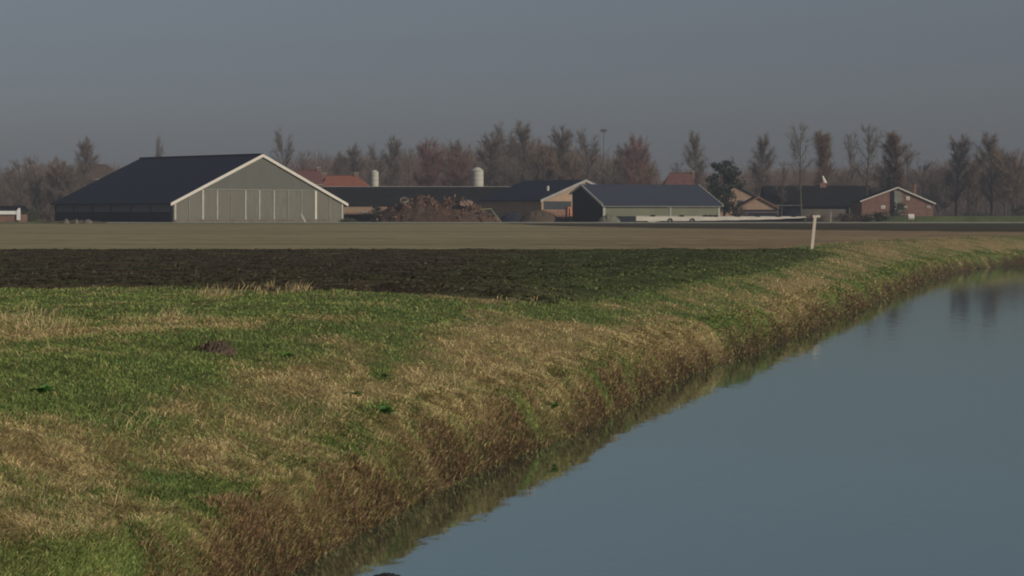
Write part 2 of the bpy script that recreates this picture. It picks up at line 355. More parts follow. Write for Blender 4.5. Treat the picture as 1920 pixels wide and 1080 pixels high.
for cx, cy, rx, ry, n_, L_ in ((405, 556, 26, 8, 260, .32), (545, 548, 60, 6, 420, .26), (60, 612, 90, 22, 700, .26), (325, 600, 30, 10, 200, .22), (230, 610, 120, 14, 260, .22), (640, 556, 60, 6, 140, .2), (930, 566, 70, 5, 200, .18), (800, 870, 60, 20, 160, .22), (690, 900, 70, 30, 220, .25), (470, 800, 160, 60, 260, .22), (900, 690, 130, 70, 420, .22), (120, 940, 120, 80, 300, .24), (330, 780, 150, 60, 260, .22)):
    for _ in range(n_ // 45):
        hx_, hy_, _z = hit(cx + random.gauss(0, rx * .6), cy + random.gauss(0, ry * .6)); tx += list(hx_ + rng.normal(0, .16, 20)); ty += list(hy_ + rng.normal(0, .22, 20)); tl += list(L_ * rng.uniform(.5, 1.1, 20))
tx, ty, tl = map(np.array, (tx, ty, tl)); k = len(tx)
blades('straw_stalks', tx, ty, tl, np.clip(.00030 * ty, .005, .02), rng.uniform(.2, 1.4, k), DRY * .8 * jit(k, .35), az=rng.normal(.3, 1.3, k))['label'] = 'taller straw stalks sticking up from the turf'

# seed stalks standing above the turf near the field edge
# ------------------------------------------------------------------ materials for buildings
M = dict(
    roof=mat('dark_corrugated_roof', (.010, .017, .033), .8, .2, 1.2, wave=('Y', 5), spec=.08),
    roof_blue=mat('slate_blue_roof', (.042, .050, .070), .8, .12, .5, wave=('X', 4), spec=.08),
    roof_black=mat('weathered_black_roof', (.014, .015, .016), .9, .35, .8, wave=('X', 4), spec=.05),
    tile=mat('orange_roof_tiles', (.23, .085, .052), .85, .25, 1.5, wave=('X', 3)),
    tile_dark=mat('dull_red_roof_tiles', (.13, .06, .05), .85, .3, 1.2),
    sheet=mat('grey_green_wall_sheeting', (.150, .142, .115), .8, .10, .6, wave=('X', 4), stretch=(1, 1, .3)),
    sheet_up=mat('dark_green_gable_sheeting', (.112, .116, .096), .8, .08, .6, wave=('X', 4), stretch=(1, 1, .3)),
    door=mat('grey_brown_door_boards', (.145, .143, .112), .85, .2, 1.5, stretch=(2, 1, .25)),
    wall_dark=mat('dark_and_shaded_walls', (.026, .03, .04), .9, .2, 1, spec=.05),
    net=mat('grey_windbreak_net', (.12, .13, .14), .9, .15, 1),
    white=mat('white_painted_boards', (.62, .58, .51), .7, .06, 1),
    whiteish=mat('weathered_white_strip', (.38, .38, .32), .7, .2, 1),
    faint=mat('faded_cover_strip', (.20, .20, .17), .7, .2, 1),
    plinth=mat('concrete_plinth', (.14, .12, .10), .9, .25, 1),
    tan=mat('tan_brick', (.34, .235, .165), .9, .15, 1.4),
    brick=mat('red_brown_brick', (.20, .115, .085), .9, .25, 1.4),
    orange=mat('lit_orange_brick', (.42, .19, .11), .85, .35, 2),
    grey=mat('grey_fascia', (.30, .29, .27), .7, .15, 1),
    dark=mat('opening_and_gable_shade', (.016, .018, .024), .9, .1, 1),
    window=mat('dark_window_glass', (.05, .055, .06), .2, .1, 1, spec=.5),
    cream=mat('cream_silo_panels', (.42, .41, .35), .6, .06, .8, wave=('Z', 1.2)),
    green_wall=mat('olive_barn_wall', (.16, .17, .115), .85, .12, .6, stretch=(1, 1, .4)),
    metal=mat('grey_metal', (.10, .10, .10), .5, .1, 1),
    sheeting=mat('white_silage_sheet', (.54, .50, .42), .7, .10, .8, .03),
    rubber=mat('black_tyre_rubber', (.02, .02, .02), .8, .1, 4),
    post=mat('bleached_wood_post', (.58, .50, .42), .8, .15, 3, stretch=(1, 1, .2)),
    earth=mat('brown_earth', (.085, .062, .046), .95, .4, 1.5, .1),
)

def barn(name, label, cat, A, th, W, L, zl, zr, zt, xr=None, rear=False, wall='sheet', roof='roof', verge='white', ov=.45, thick=.16, base=0.0, cap=None, vh=.28, group=None):
    """gabled building; local x runs along the front gable, y along the ridge away from it"""
    xr = W / 2 if xr is None else xr
    R = empty(name, (A[0], A[1], base), th, label, cat, group)
    zl -= base; zr -= base; zt -= base
    MB().prism([(0, 0), (W, 0), (W, zr), (xr, zt), (0, zl)][::1], 0, L).build('wall', M[wall], R)
    sl = (zt - zl) / xr; sr = (zt - zr) / (W - xr); e = .02
    rf = MB()
    rf.prism([(-ov, zl - ov * sl + e), (xr, zt + e), (xr, zt + e + thick), (-ov, zl - ov * sl + e + thick)], -.25, L + .25)
    rf.prism([(xr, zt + e), (W + ov, zr - ov * sr + e), (W + ov, zr - ov * sr + e + thick), (xr, zt + e + thick)], -.25, L + .25)
    rf.build('roof', M[roof], R)
    if cap: MB().box(xr - .25, xr + .25, -.2, L + .2, zt + thick, zt + thick + .12).build('ridge_cap', M[cap], R)
    if verge:
        for y0, y1 in ((-.33, -.255), (L + .255, L + .33))[:2 if rear else 1]:
            MB().prism([(-ov - .05, zl - ov * sl - vh + .18), (xr, zt - vh + .18), (xr, zt + .23), (-ov - .05, zl - ov * sl + .23)], y0, y1).build('verge_board', M[verge], R)
            MB().prism([(xr + .002, zt - vh + .18), (W + ov + .05, zr - ov * sr - vh + .18), (W + ov + .05, zr - ov * sr + .23), (xr + .002, zt + .23)], y0, y1).build('verge_board', M[verge], R)
    return R
def panel(R, name, m, x0, x1, z0, z1, proud=.05, y=0.0, label=None):
    o = MB().box(x0, x1, y - proud, y - .003, z0, z1).build(name, M[m], R)
    if label: o['label'] = label
    return o

# big barn
R = barn('cattle_barn', 'large barn with white-edged grey-green gable and long black roof, left of the scene', 'barn', (at(325, 294), 294), math.radians(45), 32.3, 31.4, 2.95, 2.95, 10.1, roof='roof', vh=.4, ov=.6)
def bx(px):                                     # photo column -> distance along the gable
    k = (px - 960) / F; return (k * 294 - at(325, 294)) / (.7071 * (1 - k))
s_ = (10.1 - 2.95) / 16.15
up0, up1 = 5.35, 9.7
MB().prism([(5.6, 5.0), (26.7, 5.0), (16.15, 5.0 + 10.55 * s_ - .15)], -.06, -.003).build('gable_sheeting', M['sheet_up'], R)
MB().box(5.6, 26.7, -.12, -.061, 4.85, 5.0).build('door_rail', M['faint'], R)
for i, (a, b_) in enumerate([(327, 380), (380, 407), (407, 460), (460, 486), (486, 513.5), (513.5, 540), (540, 565), (565, 592), (592, 642)]):
    x0, x1 = bx(a), bx(b_); zz = min(4.8, 2.95 + min(x0, 32.3 - x1) * s_ - .1)
    panel(R, 'sliding_door' if 0 < i < 8 else 'wall_panel', 'door' if i in (3, 4, 5, 6) else 'sheet', x0 + .02, x1 - .02, .7, zz, .03 + .006 * (i % 2))
for pxx, m_, w_ in ((328, 'whiteish', .32), (354, 'faint', .15), (380, 'whiteish', .36), (407, 'whiteish', .2), (433, 'faint', .12), (460, 'whiteish', .22), (486, 'whiteish', .22), (513.5, 'whiteish', .2), (540, 'faint', .2), (565, 'faint', .25), (591.7, 'white', .34), (618, 'faint', .2), (641, 'whiteish', .3)):
    c = bx(pxx); zz = min(4.85, 2.9 + min(c - .2, 32.1 - c) * s_)
    panel(R, 'cover_strip', m_, c - w_ / 2, c + w_ / 2, .45, zz, .11)
panel(R, 'plinth', 'plinth', .2, 29, 0, .5, .15)
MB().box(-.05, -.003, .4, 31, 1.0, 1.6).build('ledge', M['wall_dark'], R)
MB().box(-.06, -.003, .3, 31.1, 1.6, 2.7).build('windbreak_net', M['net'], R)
MB().box(-.055, -.003, .3, 31.1, 0, .999).build('side_wall', M['wall_dark'], R)  # dark colour carries the shade of this side, away from the sun
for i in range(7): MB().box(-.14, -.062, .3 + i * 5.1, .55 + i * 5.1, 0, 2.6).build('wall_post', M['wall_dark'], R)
MB().box(16.15 - .3, 16.15 + .3, -.2, 31.6, 10.28, 10.42).build('ridge_cap', M['roof'], R)

# long dark barn behind the heap
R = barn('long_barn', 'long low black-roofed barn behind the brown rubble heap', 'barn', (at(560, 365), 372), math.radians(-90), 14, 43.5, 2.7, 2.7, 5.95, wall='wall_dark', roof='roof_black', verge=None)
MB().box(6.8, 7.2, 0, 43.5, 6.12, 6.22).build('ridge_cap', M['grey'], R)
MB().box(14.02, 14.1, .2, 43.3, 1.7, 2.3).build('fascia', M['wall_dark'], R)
for i in range(6): MB().box(14.02, 14.2, 2 + i * 7.6, 2.3 + i * 7.6, 0, 1.69).build('wall_post', M['plinth'], R)
# tan gabled barn
R = barn('brick_barn', 'tan brick gabled barn with dark roof, left of the olive-walled barn', 'barn', (4.8, 330), math.radians(45), 20.7, 13.9, 3.5, 3.5, 6.8, wall='tan', verge='grey', vh=.4)
panel(R, 'window_band', 'window', .5, 7.0, 2.0, 3.35, .06)
panel(R, 'wall_base', 'brick', .3, 5.6, .05, 1.9, .06)
panel(R, 'lit_brick_panel', 'orange', 5.7, 13.5, .8, 2.4, .5, label='orange lit brick area low on the barn wall')  # lit brick area, its light put into the orange colour
panel(R, 'panel_post', 'dark', 5.9, 6.2, .7, 2.2, .56)
MB().tube((4.6, 3.0, 5.1), (4.6, 3.0, 5.9), .2).build('roof_vent', M['white'], R)
# olive barn
al = math.radians(20); u_ = Vector((math.sin(al), -math.cos(al)))
Ex, Ey = at(1131, 308), 308
R = barn('olive_barn', 'olive-walled barn with slate-blue roof and shaded white-edged left gable', 'barn', (Ex - 12.7 * u_.x, Ey - 12.7 * u_.y), math.radians(-70), 12.7, 19.6, 4.5, 2.7, 5.75, xr=4.4, rear=True, wall='green_wall', roof='roof_blue', verge='white', vh=.3)
panel(R, 'gable_shade', 'dark', .1, 12.55, 0, 2.6, .04)  # shade of the gable turned from the sun, put on as dark panels
MB().prism([(.1, 2.601), (12.55, 2.601), (12.55, 2.62), (4.4, 5.6), (.1, 4.45)], -.04, -.003).build('gable_shade', M['dark'], R)
MB().box(12.703, 12.76, -.05, .35, 0, 2.6).build('corner_post', M['whiteish'], R)
MB().box(12.703, 12.75, 19.3, 19.6, 0, 2.6).build('corner_post', M['whiteish'], R)
MB().box(12.703, 12.76, .36, 19.2, 0, .95).build('wall_base', M['wall_dark'], R)
MB().box(12.703, 12.745, .4, 10.6, 2.2, 2.5).build('ventilation_strip', M['wall_dark'], R)
MB().box(12.703, 12.80, 11.0, 11.3, .96, 2.55).build('drainpipe', M['grey'], R)
MB().box(12.9, 13.02, -.2, 19.8, 2.38, 2.5).build('gutter', M['grey'], R)

# open lean-to beside the big barn
R = empty('open_shed', (at(640, 328), 328, 0), 0, 'low open shed with pink-tan strip of sunlit wall between big barn and rubble heap', 'shed')
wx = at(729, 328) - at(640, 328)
MB().prism([(0, 1.45), (wx - 2.6, 1.45), (wx, 2.35), (wx, 2.5), (0, 2.5)], 0, .12).build('sunlit_wall_strip', M['tan'], R)  # sunlit part of the wall; the slanting shadow edge is cut into its shape
MB().prism([(0, 1.2), (wx - 2.4, 1.2), (wx + .1, 2.2), (wx, 2.34), (wx - 2.6, 1.44), (0, 1.44)], .01, .13).build('shaded_wall_strip', M['brick'], R)  # darker strip follows the shadow line, shade given as colour
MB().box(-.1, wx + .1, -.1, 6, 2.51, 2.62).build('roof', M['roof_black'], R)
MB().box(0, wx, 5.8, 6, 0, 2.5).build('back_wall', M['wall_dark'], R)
for i in range(3): MB().box(.2 + i * 3.5, .4 + i * 3.5, .15, .35, 0, 2.5).build('post', M['wall_dark'], R)
MB().box(3.3, 4.1, -.08, -.003, 1.35, 1.75).build('lamp_housing', M['grey'], R)

# farmhouses with orange roofs
def hip_house(name, label, px0, px1, ridge0, ridge1, pyr, pye, D, wall, roof, chimneys=(), dep=9):
    x0, x1 = at(px0, D), at(px1, D); R = empty(name, (x0, D, 0), 0, label, 'house')
    W = x1 - x0; ze, zr = zat(pye, D), zat(pyr, D + dep / 2)
    MB().box(.4, W - .4, .4, dep - .4, 0, ze - .02).build('wall', M[wall], R)
    a, b_ = at(ridge0, D + dep / 2) - x0, at(ridge1, D + dep / 2) - x0
    m = MB(); k = [(0, 0, ze), (W, 0, ze), (W, dep, ze), (0, dep, ze), (a, dep / 2, zr), (b_, dep / 2, zr)]
    m.v = k; m.f = [(0, 1, 5, 4), (1, 2, 5), (2, 3, 4, 5), (3, 0, 4), (3, 2, 1, 0)]
    r = m.build('roof', M[roof], R)
    MB().box(0, W, -.14, -.002, ze - .25, ze - .02).build('gutter', M['grey'], R)
    MB().box(a, b_, dep / 2 - .18, dep / 2 + .18, zr - .08, zr + .14).build('ridge_tiles', M['tile_dark'], R)
    for pc, top, w in chimneys:
        cx = at(pc, D + dep / 2) - x0; ch = MB().box(cx - w / 2, cx + w / 2, dep / 2 - .45, dep / 2 + .45, zr - 1.2, zat(top, D)).build('chimney', M['brick'], r)
        MB().box(cx - w / 2 - .06, cx + w / 2 + .06, dep / 2 - .5, dep / 2 + .5, zat(top, D), zat(top, D) + .15).build('chimney_cap', M['grey'], ch)
    for i in range(2): panel(R, 'window', 'window', W * (.3 + .35 * i), W * (.3 + .35 * i) + 1.1, ze - 2.2, ze - .8, .05, y=.4)
    return R
hip_house('farmhouse', 'farmhouse with bright orange tiled roof beside the thin pale silo', 604, 692, 612, 668, 329, 351, 420, 'brick', 'tile', [(600 + 8, 325, .8), (668, 324, .9)])
hip_house('farmhouse', 'dull red-roofed farmhouse half hidden behind big barn gable', 540, 612, 557, 598, 319, 345, 432, 'brick', 'tile_dark', [(597, 314, .8)])
hip_house('farmhouse', 'dull reddish roof peeking over the far left slope of the big barn', 150, 228, 172, 200, 309, 335, 470, 'brick', 'earth')
hip_house('farmhouse', 'dark red-roofed house rising behind the slate-blue barn roof', 1244, 1306, 1255, 1296, 325, 352, 430, 'brick', 'tile_dark', [(1300, 321, .6)])

# silos
def silo(label, px, D, w, top):
    R = empty('feed_silo', (at(px, D), D, 0), 0, label, 'silo', 'cream feed silos behind the long barn')
    zt = zat(top, D); r = w / 2
    MB().tube((0, 0, 3.2), (0, 0, zt - .5 * r), r, n=24).build('body', M['cream'], R)
    MB().tube((0, 0, zt - .499 * r), (0, 0, zt), r * 1.03, r * .35, n=24).build('cone_roof', M['cream'], R)
    MB().tube((0, 0, 1.2), (0, 0, 3.19), .15, r * .97, n=24).build('hopper', M['grey'], R)
    for a in range(4):
        t = a * math.pi / 2 + .6
        MB().tube((math.cos(t) * r * .95, math.sin(t) * r * .95, 0), (math.cos(t) * r * .95, math.sin(t) * r * .95, 3.4), .07, n=6).build('leg', M['metal'], R)
    MB().tube((-r - .12, 0, 2.5), (-r - .12, 0, zt + .1), .05, n=6).build('filling_pipe', M['metal'], R)
    return R
silo('thin cream feed silo beside the orange farmhouse roof', 702, 388, 1.6, 319)
silo('wide cream feed silo rising over the middle of the long black roof', 895, 388, 2.35, 314)

# small shed at the left edge
R = empty('brick_shed', (at(-70, 322), 322, 0), 0, 'small brick shed with dark roof and white fascia, cut by the left edge', 'shed')
W = at(38, 322) - at(-70, 322); z1 = zat(402, 322); z2 = zat(395.5, 322)
MB().box(0, W - .3, .2, 6, 0, z1).build('wall', M['brick'], R)
mwh = mat('bright_white_fascia', (.85, .85, .83), .5, .03, 1)
MB().box(-.1, W, 0, .15, z1, z2).build('fascia', mwh, R)
m = MB(); m.v = [(-.1, 0, z2), (W, 0, z2), (W, 6.2, z2), (-.1, 6.2, z2), (-.1, 3, z2 + .85), (W, 3, z2 + .85)]; m.f = [(0, 1, 5, 4), (1, 2, 5), (2, 3, 4, 5), (3, 0, 4), (3, 2, 1, 0)]
m.build('roof', M['roof_black'], R)
MB().prism([(W - .55, z1 - .9), (W + .02, z1 - .9), (W + .02, z2 + .35), (W - .2, z2 + .5), (W - .55, z2 + .05)], -.1, -.003).build('corner_board', mwh, R)
panel(R, 'window', 'window', 3, 4, .5, 1.1, .05, y=.2)

# right-hand farm
D = 352
R = barn('tan_gable_house', 'tan gabled house with dark roof just right of the pine tree', 'house', (at(1335, D), D), 0, at(1425, D) - at(1335, D), 9, 3.8, 3.8, zat(350, D), wall='tan', roof='roof_black', verge=None, ov=.2)
panel(R, 'window', 'window', 4.4, 5.4, 2.4, 3.6, .05)
D = 332
x0 = at(1384, D); W = at(1459, D) - x0
R = barn('tan_shed', 'low sunlit tan-gabled shed in front of the tan house', 'shed', (x0, D), 0, W, 8, zat(391, D), zat(391, D), zat(370.5, D), xr=W * .5, wall='tan', roof='roof_black', verge='brick', ov=.15, vh=.2)
panel(R, 'door', 'wall_dark', .1, W - .1, 0, zat(393, D), .06)
panel(R, 'door_rail', 'plinth', .1, W - .1, zat(399, D), zat(397, D), .1)
# long dark barn on the right
D = 366
R = barn('dark_barn', 'long dark barn between the tan shed and the white-edged brick house', 'barn', (at(1440, D), D + 12), math.radians(-90), 12, at(1640, D) - at(1440, D), zat(385, D), zat(385, D), zat(350, D + 6), wall='wall_dark', roof='roof_black', verge=None)
MB().box(12.3, 12.45, 1.5, 6.2, zat(386.5, D), zat(384.5, D)).build('gutter', M['grey'], R)
MB().box(12.003, 12.06, 6, 14, 0, zat(392, D)).build('sliding_door', M['plinth'], R)
MB().box(12.061, 12.09, 2.0, 2.9, .2, zat(392, D)).build('door', M['dark'], R)
for i in range(3): MB().box(12.003, 12.2, 14.6 + i * 1.6, 14.8 + i * 1.6, 0, zat(387, D)).build('wall_post', M['plinth'], R)
v = MB().box(5.4, 6.6, 10.2, 11.4, zat(352, D), zat(342, D)).build('roof_ventilator', M['brick'], R)
MB().tube((6.0, 11.2, zat(343, D)), (6.0, 10.75, zat(329, D)), .42, .16, n=10).build('cowl', M['white'], v)
# brick house with white verges
D = 345
x0 = at(1616, D); W = at(1750, D) - x0; Rb = barn('brick_house', 'brick house with white-edged gable at the right, grey strip in its middle', 'house', (x0, D), 0, W, 10, zat(378, D), zat(382, D), zat(353, D), xr=W / 2, wall='brick', roof='roof_black', verge='white', ov=.3, vh=.17)
panel(Rb, 'central_door', 'dark', at(1670, D) - x0, at(1676.5, D) - x0, .1, zat(357, D), .1)
panel(Rb, 'grey_cladding', 'faint', at(1677, D) - x0, at(1691, D) - x0, .1, zat(358, D), .07)
for i, (pc, pcy, w, h) in enumerate(((1702, 372, .62, .62), (1655.5, 388.5, .7, .55), (1698, 388, .6, .45), (1741, 388, .6, .45))):
    fr = panel(Rb, 'window_frame', 'white' if i < 2 else 'whiteish', at(pc, D) - x0 - w / 2, at(pc, D) - x0 + w / 2, zat(pcy, D) - h / 2, zat(pcy, D) + h / 2, .12)
    MB().box(at(pc, D) - x0 - w * .12, at(pc, D) - x0 + w * .12, -.135, -.121, zat(pcy, D) - h * .3, zat(pcy, D) + h * .1).build('pane', M['net'], fr)
MB().box(at(1722, D) - x0, at(1722, D) - x0 + .5, 4, 4.6, zat(355, D) - 1.0, zat(344, D)).build('chimney', M['brick'], Rb)
b_ = MB()
b_.tube((-.45, 0, .5), (.45, 0, .5), .5, n=18); o = b_.build('wrapped_bale', M['white']); o.location = (at(1708, 312), 312, 0.28)
tag(o, 'round white wrapped bale on the grass before the brick house', 'bale')
w_ = MB().tube((0, 0, 0), (.05, 0, zat(397, 320)), .12, .10); w_.v = w_.v; o = w_.build('marker_post', M['grey']); o.location = (at(1557, 320), 320, 0)
tag(o, 'short pale post before the dark right-hand barn', 'post')

# silage clamp with tyres
D = 304; x0, x1 = at(1193, D), at(1512, D); Lc = x1 - x0
R = empty('silage_clamp', (x0, D, 0), 0, 'long low clamp under white sheet in front of the olive barn', 'silage clamp')
NS = 60; V = []; Fc = []
tops = []
for i in range(NS + 1):
    u = i / NS; xx = u * Lc
    top = zat(404.8 + .9 * u, D) + .008 * math.sin(u * 37); bot = zat(414.5 if u < .28 else 414.5 - 3.0 * (u - .28) / .5 if u < .78 else 411.5 - 3.2 * (u - .78) / .22, D) + .02 * math.sin(u * 51)
    tops.append(top)
    V += [(xx, 0, bot), (xx, .25, top - .12), (xx, 1.2, top), (xx, 4, top - .1), (xx, 5, 0)]
for i in range(NS):
    for j in range(4): k = i * 5 + j; Fc.append((k, k + 5, k + 6, k + 1))
Fc.append((0, 1, 2, 3, 4)); Fc.append(tuple(NS * 5 + j for j in (4, 3, 2, 1, 0)))
m = MB(); m.v = V; m.f = Fc; m.build('sheet', M['sheeting'], R)
MB().box(.05, Lc, .02, 4.6, 0, .3).build('base', M['dark'], R)
MB().prism([(2.2, .0), (4.3, .32), (1.4, .32)], -.1, -.003).build('sheet_flap', M['sheeting'], R)
for i, u in enumerate((.10, .20, .27, .33, .41, .44, .47, .60, .72, .84, .93)):
    top = tops[int(u * NS)]
    if i in (1, 3): MB().torus((u * Lc, -.02, .30), .28, .1, tilt=Matrix.Rotation(math.radians(80), 3, 'X')).build('tyre', M['rubber'], R)
    else: MB().torus((u * Lc, .7, top + .02), .30, .11, tilt=Matrix.Rotation(math.radians(12), 3, 'X')).build('tyre', M['rubber'], R)

# near white post
hx, hy, hz_ = hit(1521, 467)
R = empty('white_post', (hx, hy, hz_), 0, 'leaning off-white post with short crossboard standing on the canal bank', 'post')
Hh = zat(405, hy) - hz_
m = MB(); m.hexa([(-.07, -.06, -.3), (.06, -.06, -.3), (.06, .06, -.3), (-.07, .06, -.3), (.10, -.07, Hh - .06), (.22, -.07, Hh - .06), (.22, .07, Hh - .06), (.10, .07, Hh - .06)]); m.build('post', M['post'], R)
MB().box(.06, .38, -.07, .07, Hh - .059, Hh + .03).build('crossboard', M['post'], R)
# the plank leaning at the big barn
R = MB().hexa([(.2, 0, 0), (.5, 0, 0), (.5, .12, 0), (.2, .12, 0), (-.55, .9, 1.35), (-.3, .9, 1.35), (-.3, 1.0, 1.35), (-.55, 1.0, 1.35)]).build('plank', M['whiteish'])
R.location = (at(569, 297), 297, 0); tag(R, 'pale plank leaning toward the doors of the big barn', 'plank')

# mast
D = 440; R = empty('light_mast', (at(1132, D), D, 0), 0, 'tall thin mast with dark lamp head above the trees', 'mast')
MB().tube((0, 0, 0), (0, 0, zat(246, D)), .12, .06).build('pole', M['metal'], R)
h = MB().box(-.5, .5, -.3, .3, zat(248, D), zat(242, D)); h.tube((-.7, 0, zat(244, D)), (.7, 0, zat(244, D)), .14); h.build('lamp_head', M['metal'], R)

# ------------------------------------------------------------------ heaps
def mound(name, label, cat, x, y, w, d, h, m, seed, rough=.25, shape=1.0, z0=0, n=60, prof=None, parent=None):
    u = np.linspace(-1, 1, n); v = np.linspace(-1, 1, n // 2); U, Vv = np.meshgrid(u, v, indexing='xy')
    r = np.clip(1 - U ** 2 - Vv ** 2, 0, 1) ** (.6 * shape)
    hh = h * r if prof is None else r ** .6 * np.interp(U, [p_[0] for p_ in prof], [p_[1] for p_ in prof])
    Z = hh * (1 + rough * 2 * (fbm(U * w + seed, Vv * d, w / 9, 4) - .5)) - .04
    X, Y = U * w / 2, Vv * d / 2
    Vx = np.stack([X, Y, Z], -1).reshape(-1, 3); i = np.arange(U.size).reshape(U.shape)
    Fq = np.stack([i[:-1, :-1], i[:-1, 1:], i[1:, 1:], i[1:, :-1]], -1).reshape(-1, 4)
    o = np_mesh(name, Vx, Fq, m, parent=parent, smooth=False)
    if not parent: o.location = (x, y, z0)
    if label: tag(o, label, cat)
    return o, X, Y, Z
D = 320; hx = at(817, D)
R = empty('rubble_heap', (hx, D, 0), 0, 'large heap of brown roots and rubble before the long black roof', 'heap')
prof = [(-1, .4), (-.75, 2.6), (-.55, 3.9), (-.3, 3.5), (0, 3.3), (.3, 3.2), (.45, 3.6), (.6, 2.9), (.8, 2.2), (1, .4)]
hm, X, Y, Z = mound('mound', None, None, 0, 0, 20.5, 7, 3, mat('heap_earth', (.075, .046, .03), .95, .5, 1.2, .2), 3, .5, prof=prof, parent=R)
hp = [(.11, .055, .032), (.17, .085, .05), (.04, .027, .022), (.20, .115, .075), (.04, .034, .03)]
Vs, Fs, Cs = [], [], []
for k in range(900):
    i = rng.integers(0, X.size); cx, cy, cz = X.flat[i], Y.flat[i], Z.flat[i]
    if cy > 1.2 or cz < .2: continue
    L_ = rng.uniform(.15, 1.0); w_ = rng.uniform(.05, .22); d = rng.normal(0, 1, 3); d[2] *= .6; d /= np.linalg.norm(d); e = np.cross(d, rng.normal(0, 1, 3)); e /= np.linalg.norm(e); g = np.cross(d, e)
    c0 = np.array((cx, cy, cz + .05)); q = len(Vs)
    for s1 in (-1, 1):
        for a_, b2 in ((-1, -1), (1, -1), (1, 1), (-1, 1)): Vs.append(c0 + d * s1 * L_ / 2 + e * a_ * w_ / 2 * rng.uniform(.6, 1) + g * b2 * w_ / 2)
    cc = np.array(hp[rng.integers(0, 5)]) * rng.uniform(.8, 1.5); Cs += [cc] * 8
    for f in ((3, 2, 1, 0), (4, 5, 6, 7), (0, 1, 5, 4), (1, 2, 6, 5), (2, 3, 7, 6), (3, 0, 4, 7)): Fs.append([q + j for j in f])
m_deb = mat('root_and_rubble_pieces', (0, 0, 0), .9, .2, 5, attr='tint')
o = np_mesh('debris', np.array(Vs), np.array(Fs), m_deb, parent=R, tint_col=np.array(Cs)); o['kind'] = 'stuff'
o = MB().torus((0, 0, 0), .6, .1, tilt=Matrix.Rotation(math.radians(40), 3, 'X')).build('old_tyre', M['faint']); o.location = (at(758, 318), 318, 3.45); tag(o, 'pale old tyre propped on the left top of the rubble heap', 'tyre')
mb = MB(); 
for k in range(3): mb.box(-1.0 + .5 * k, -.1 + .55 * k, -.3, .5, 0 + .25 * k, .55 + .22 * k)
o = mb.build('stump', mat('pinkish_cut_wood', (.26, .17, .14), .9, .3, 2)); o.location = (at(872, 317), 317, 2.5); o.rotation_euler = (.2, .2, .4); tag(o, 'pinkish sawn stump on the right top of the rubble heap', 'stump')
o = MB().box(-.9, .9, -.15, .15, 0, .14).build('board', mat('yellow_green_board', (.22, .24, .12), .8, .2, 2)); o.location = (at(912, 317), 317, 2.0); o.rotation_euler = (0, -.05, 0); tag(o, 'yellow-green board sticking out of the right side of the heap', 'board')
o = MB().hexa([(-.12, 0, 0), (.12, 0, 0), (.12, .2, 0), (-.12, .2, 0), (-1.6, 0, 1.9), (-1.35, 0, 1.9), (-1.35, .2, 1.9), (-1.6, .2, 1.9)]).build('beam', M['faint']); o.location = (at(940, 316), 316, 0); tag(o, 'grey beam slanting down the right end of the rubble heap', 'beam')
mound('earth_heap', 'smooth dark brown earth heap before the tan brick barn', 'heap', at(1012, 316), 316, 6.5, 4, 1.9, M['earth'], 9, .2, 1.2)
mound('earth_heap', 'low dark heap between rubble heap and brown earth heap', 'heap', at(962, 322), 324, 5.0, 4, 1.4, M['wall_dark'], 19, .2, 1.2)
mound('earth_heap', 'small grey-green heap at the corner of the olive barn', 'heap', at(1142, 303), 303.4, 3.6, 2.4, 1.2, mat('weedy_earth', (.14, .14, .10), .95, .3, 2), 29, .3, 1.2)
mound('earth_heap', 'low brown soil ridge before the dark side of the big barn', 'heap', at(140, 286), 286, 10, 2, .4, M['earth'], 39, .5, 1.2)
for px_, w in ((124, .9), (143, .6), (165, 1.3)):
    o, *_ = mound('boulder', ['left pale stone on the brown soil ridge', 'small middle pale stone on the brown soil ridge', 'right long pale stone on the brown soil ridge'][[124, 143, 165].index(px_)], 'stone', at(px_, 284.5), 284.5, w, .6, .62, M['plinth'], px_, .4, .8, n=16)
hx, hy, hz_ = hit(400, 655)
mound('mole_heap', 'bare brown soil heap in the grass, lower left', 'soil heap', hx, hy, .60, .7, .11, mat('crumbly_soil', (.10, .074, .05), .95, .5, 14, .05), 5, 1.5, 1.0, z0=hz_ - .02, n=40)

# stone at the bottom edge
mound('stone', 'dark wet stone breaking the water at the bottom edge', 'stone', at(725, 17.0), 16.98, .36, .34, .06, mat('wet_dark_stone', (.028, .027, .024), .5, .4, 20, .02), 5, .35, 1.3, z0=WZ, n=30)

# broad-leaved weeds
m_leaf = mat('broad_weed_leaves', (.06, .15, .03), .6, .3, 12)
def weed(px, py, s, label):
    x0, y0, z0 = hit(px, py); mb = MB()
    for k in range(26):
        a = random.uniform(0, 6.28); L_ = s * random.uniform(.5, 1); up = random.uniform(.25, 1.1); w_ = L_ * .28
        d = Vector((math.cos(a) * math.cos(up), math.sin(a) * math.cos(up), math.sin(up))); e = Vector((-math.sin(a), math.cos(a), 0)) * w_
        p1 = d * L_ * .5; p2 = p1 + Vector((d.x, d.y, d.z * .1)).normalized() * L_ * .5
        k0 = len(mb.v); mb.v += [(0, 0, 0), tuple(p1 - e), tuple(p2), tuple(p1 + e)]; mb.f += [(k0, k0 + 1, k0 + 2), (k0, k0 + 2, k0 + 3)]
    o = mb.build('weed_plant', m_leaf); o.location = (x0, y0, z0 - .02); tag(o, label, 'weed', 'broad-leaved weeds on the canal bank')
weed(717, 775, .20, 'dark green weed at the lower left of the straw patch')
weed(715, 705, .14, 'small green weed left of the straw patch')
weed(533, 668, .18, 'dark weed right of the bare soil heap')
weed(660, 742, .15, 'green weed between two pale grass tufts left of the big straw patch')
weed(78, 735, .18, 'dark weed near the left edge below the bare soil heap')
weed(312, 958, .17, 'bright weed among grass near the bottom left')
weed(1035, 762, .16, 'green weed just above the brown water edge in the middle')

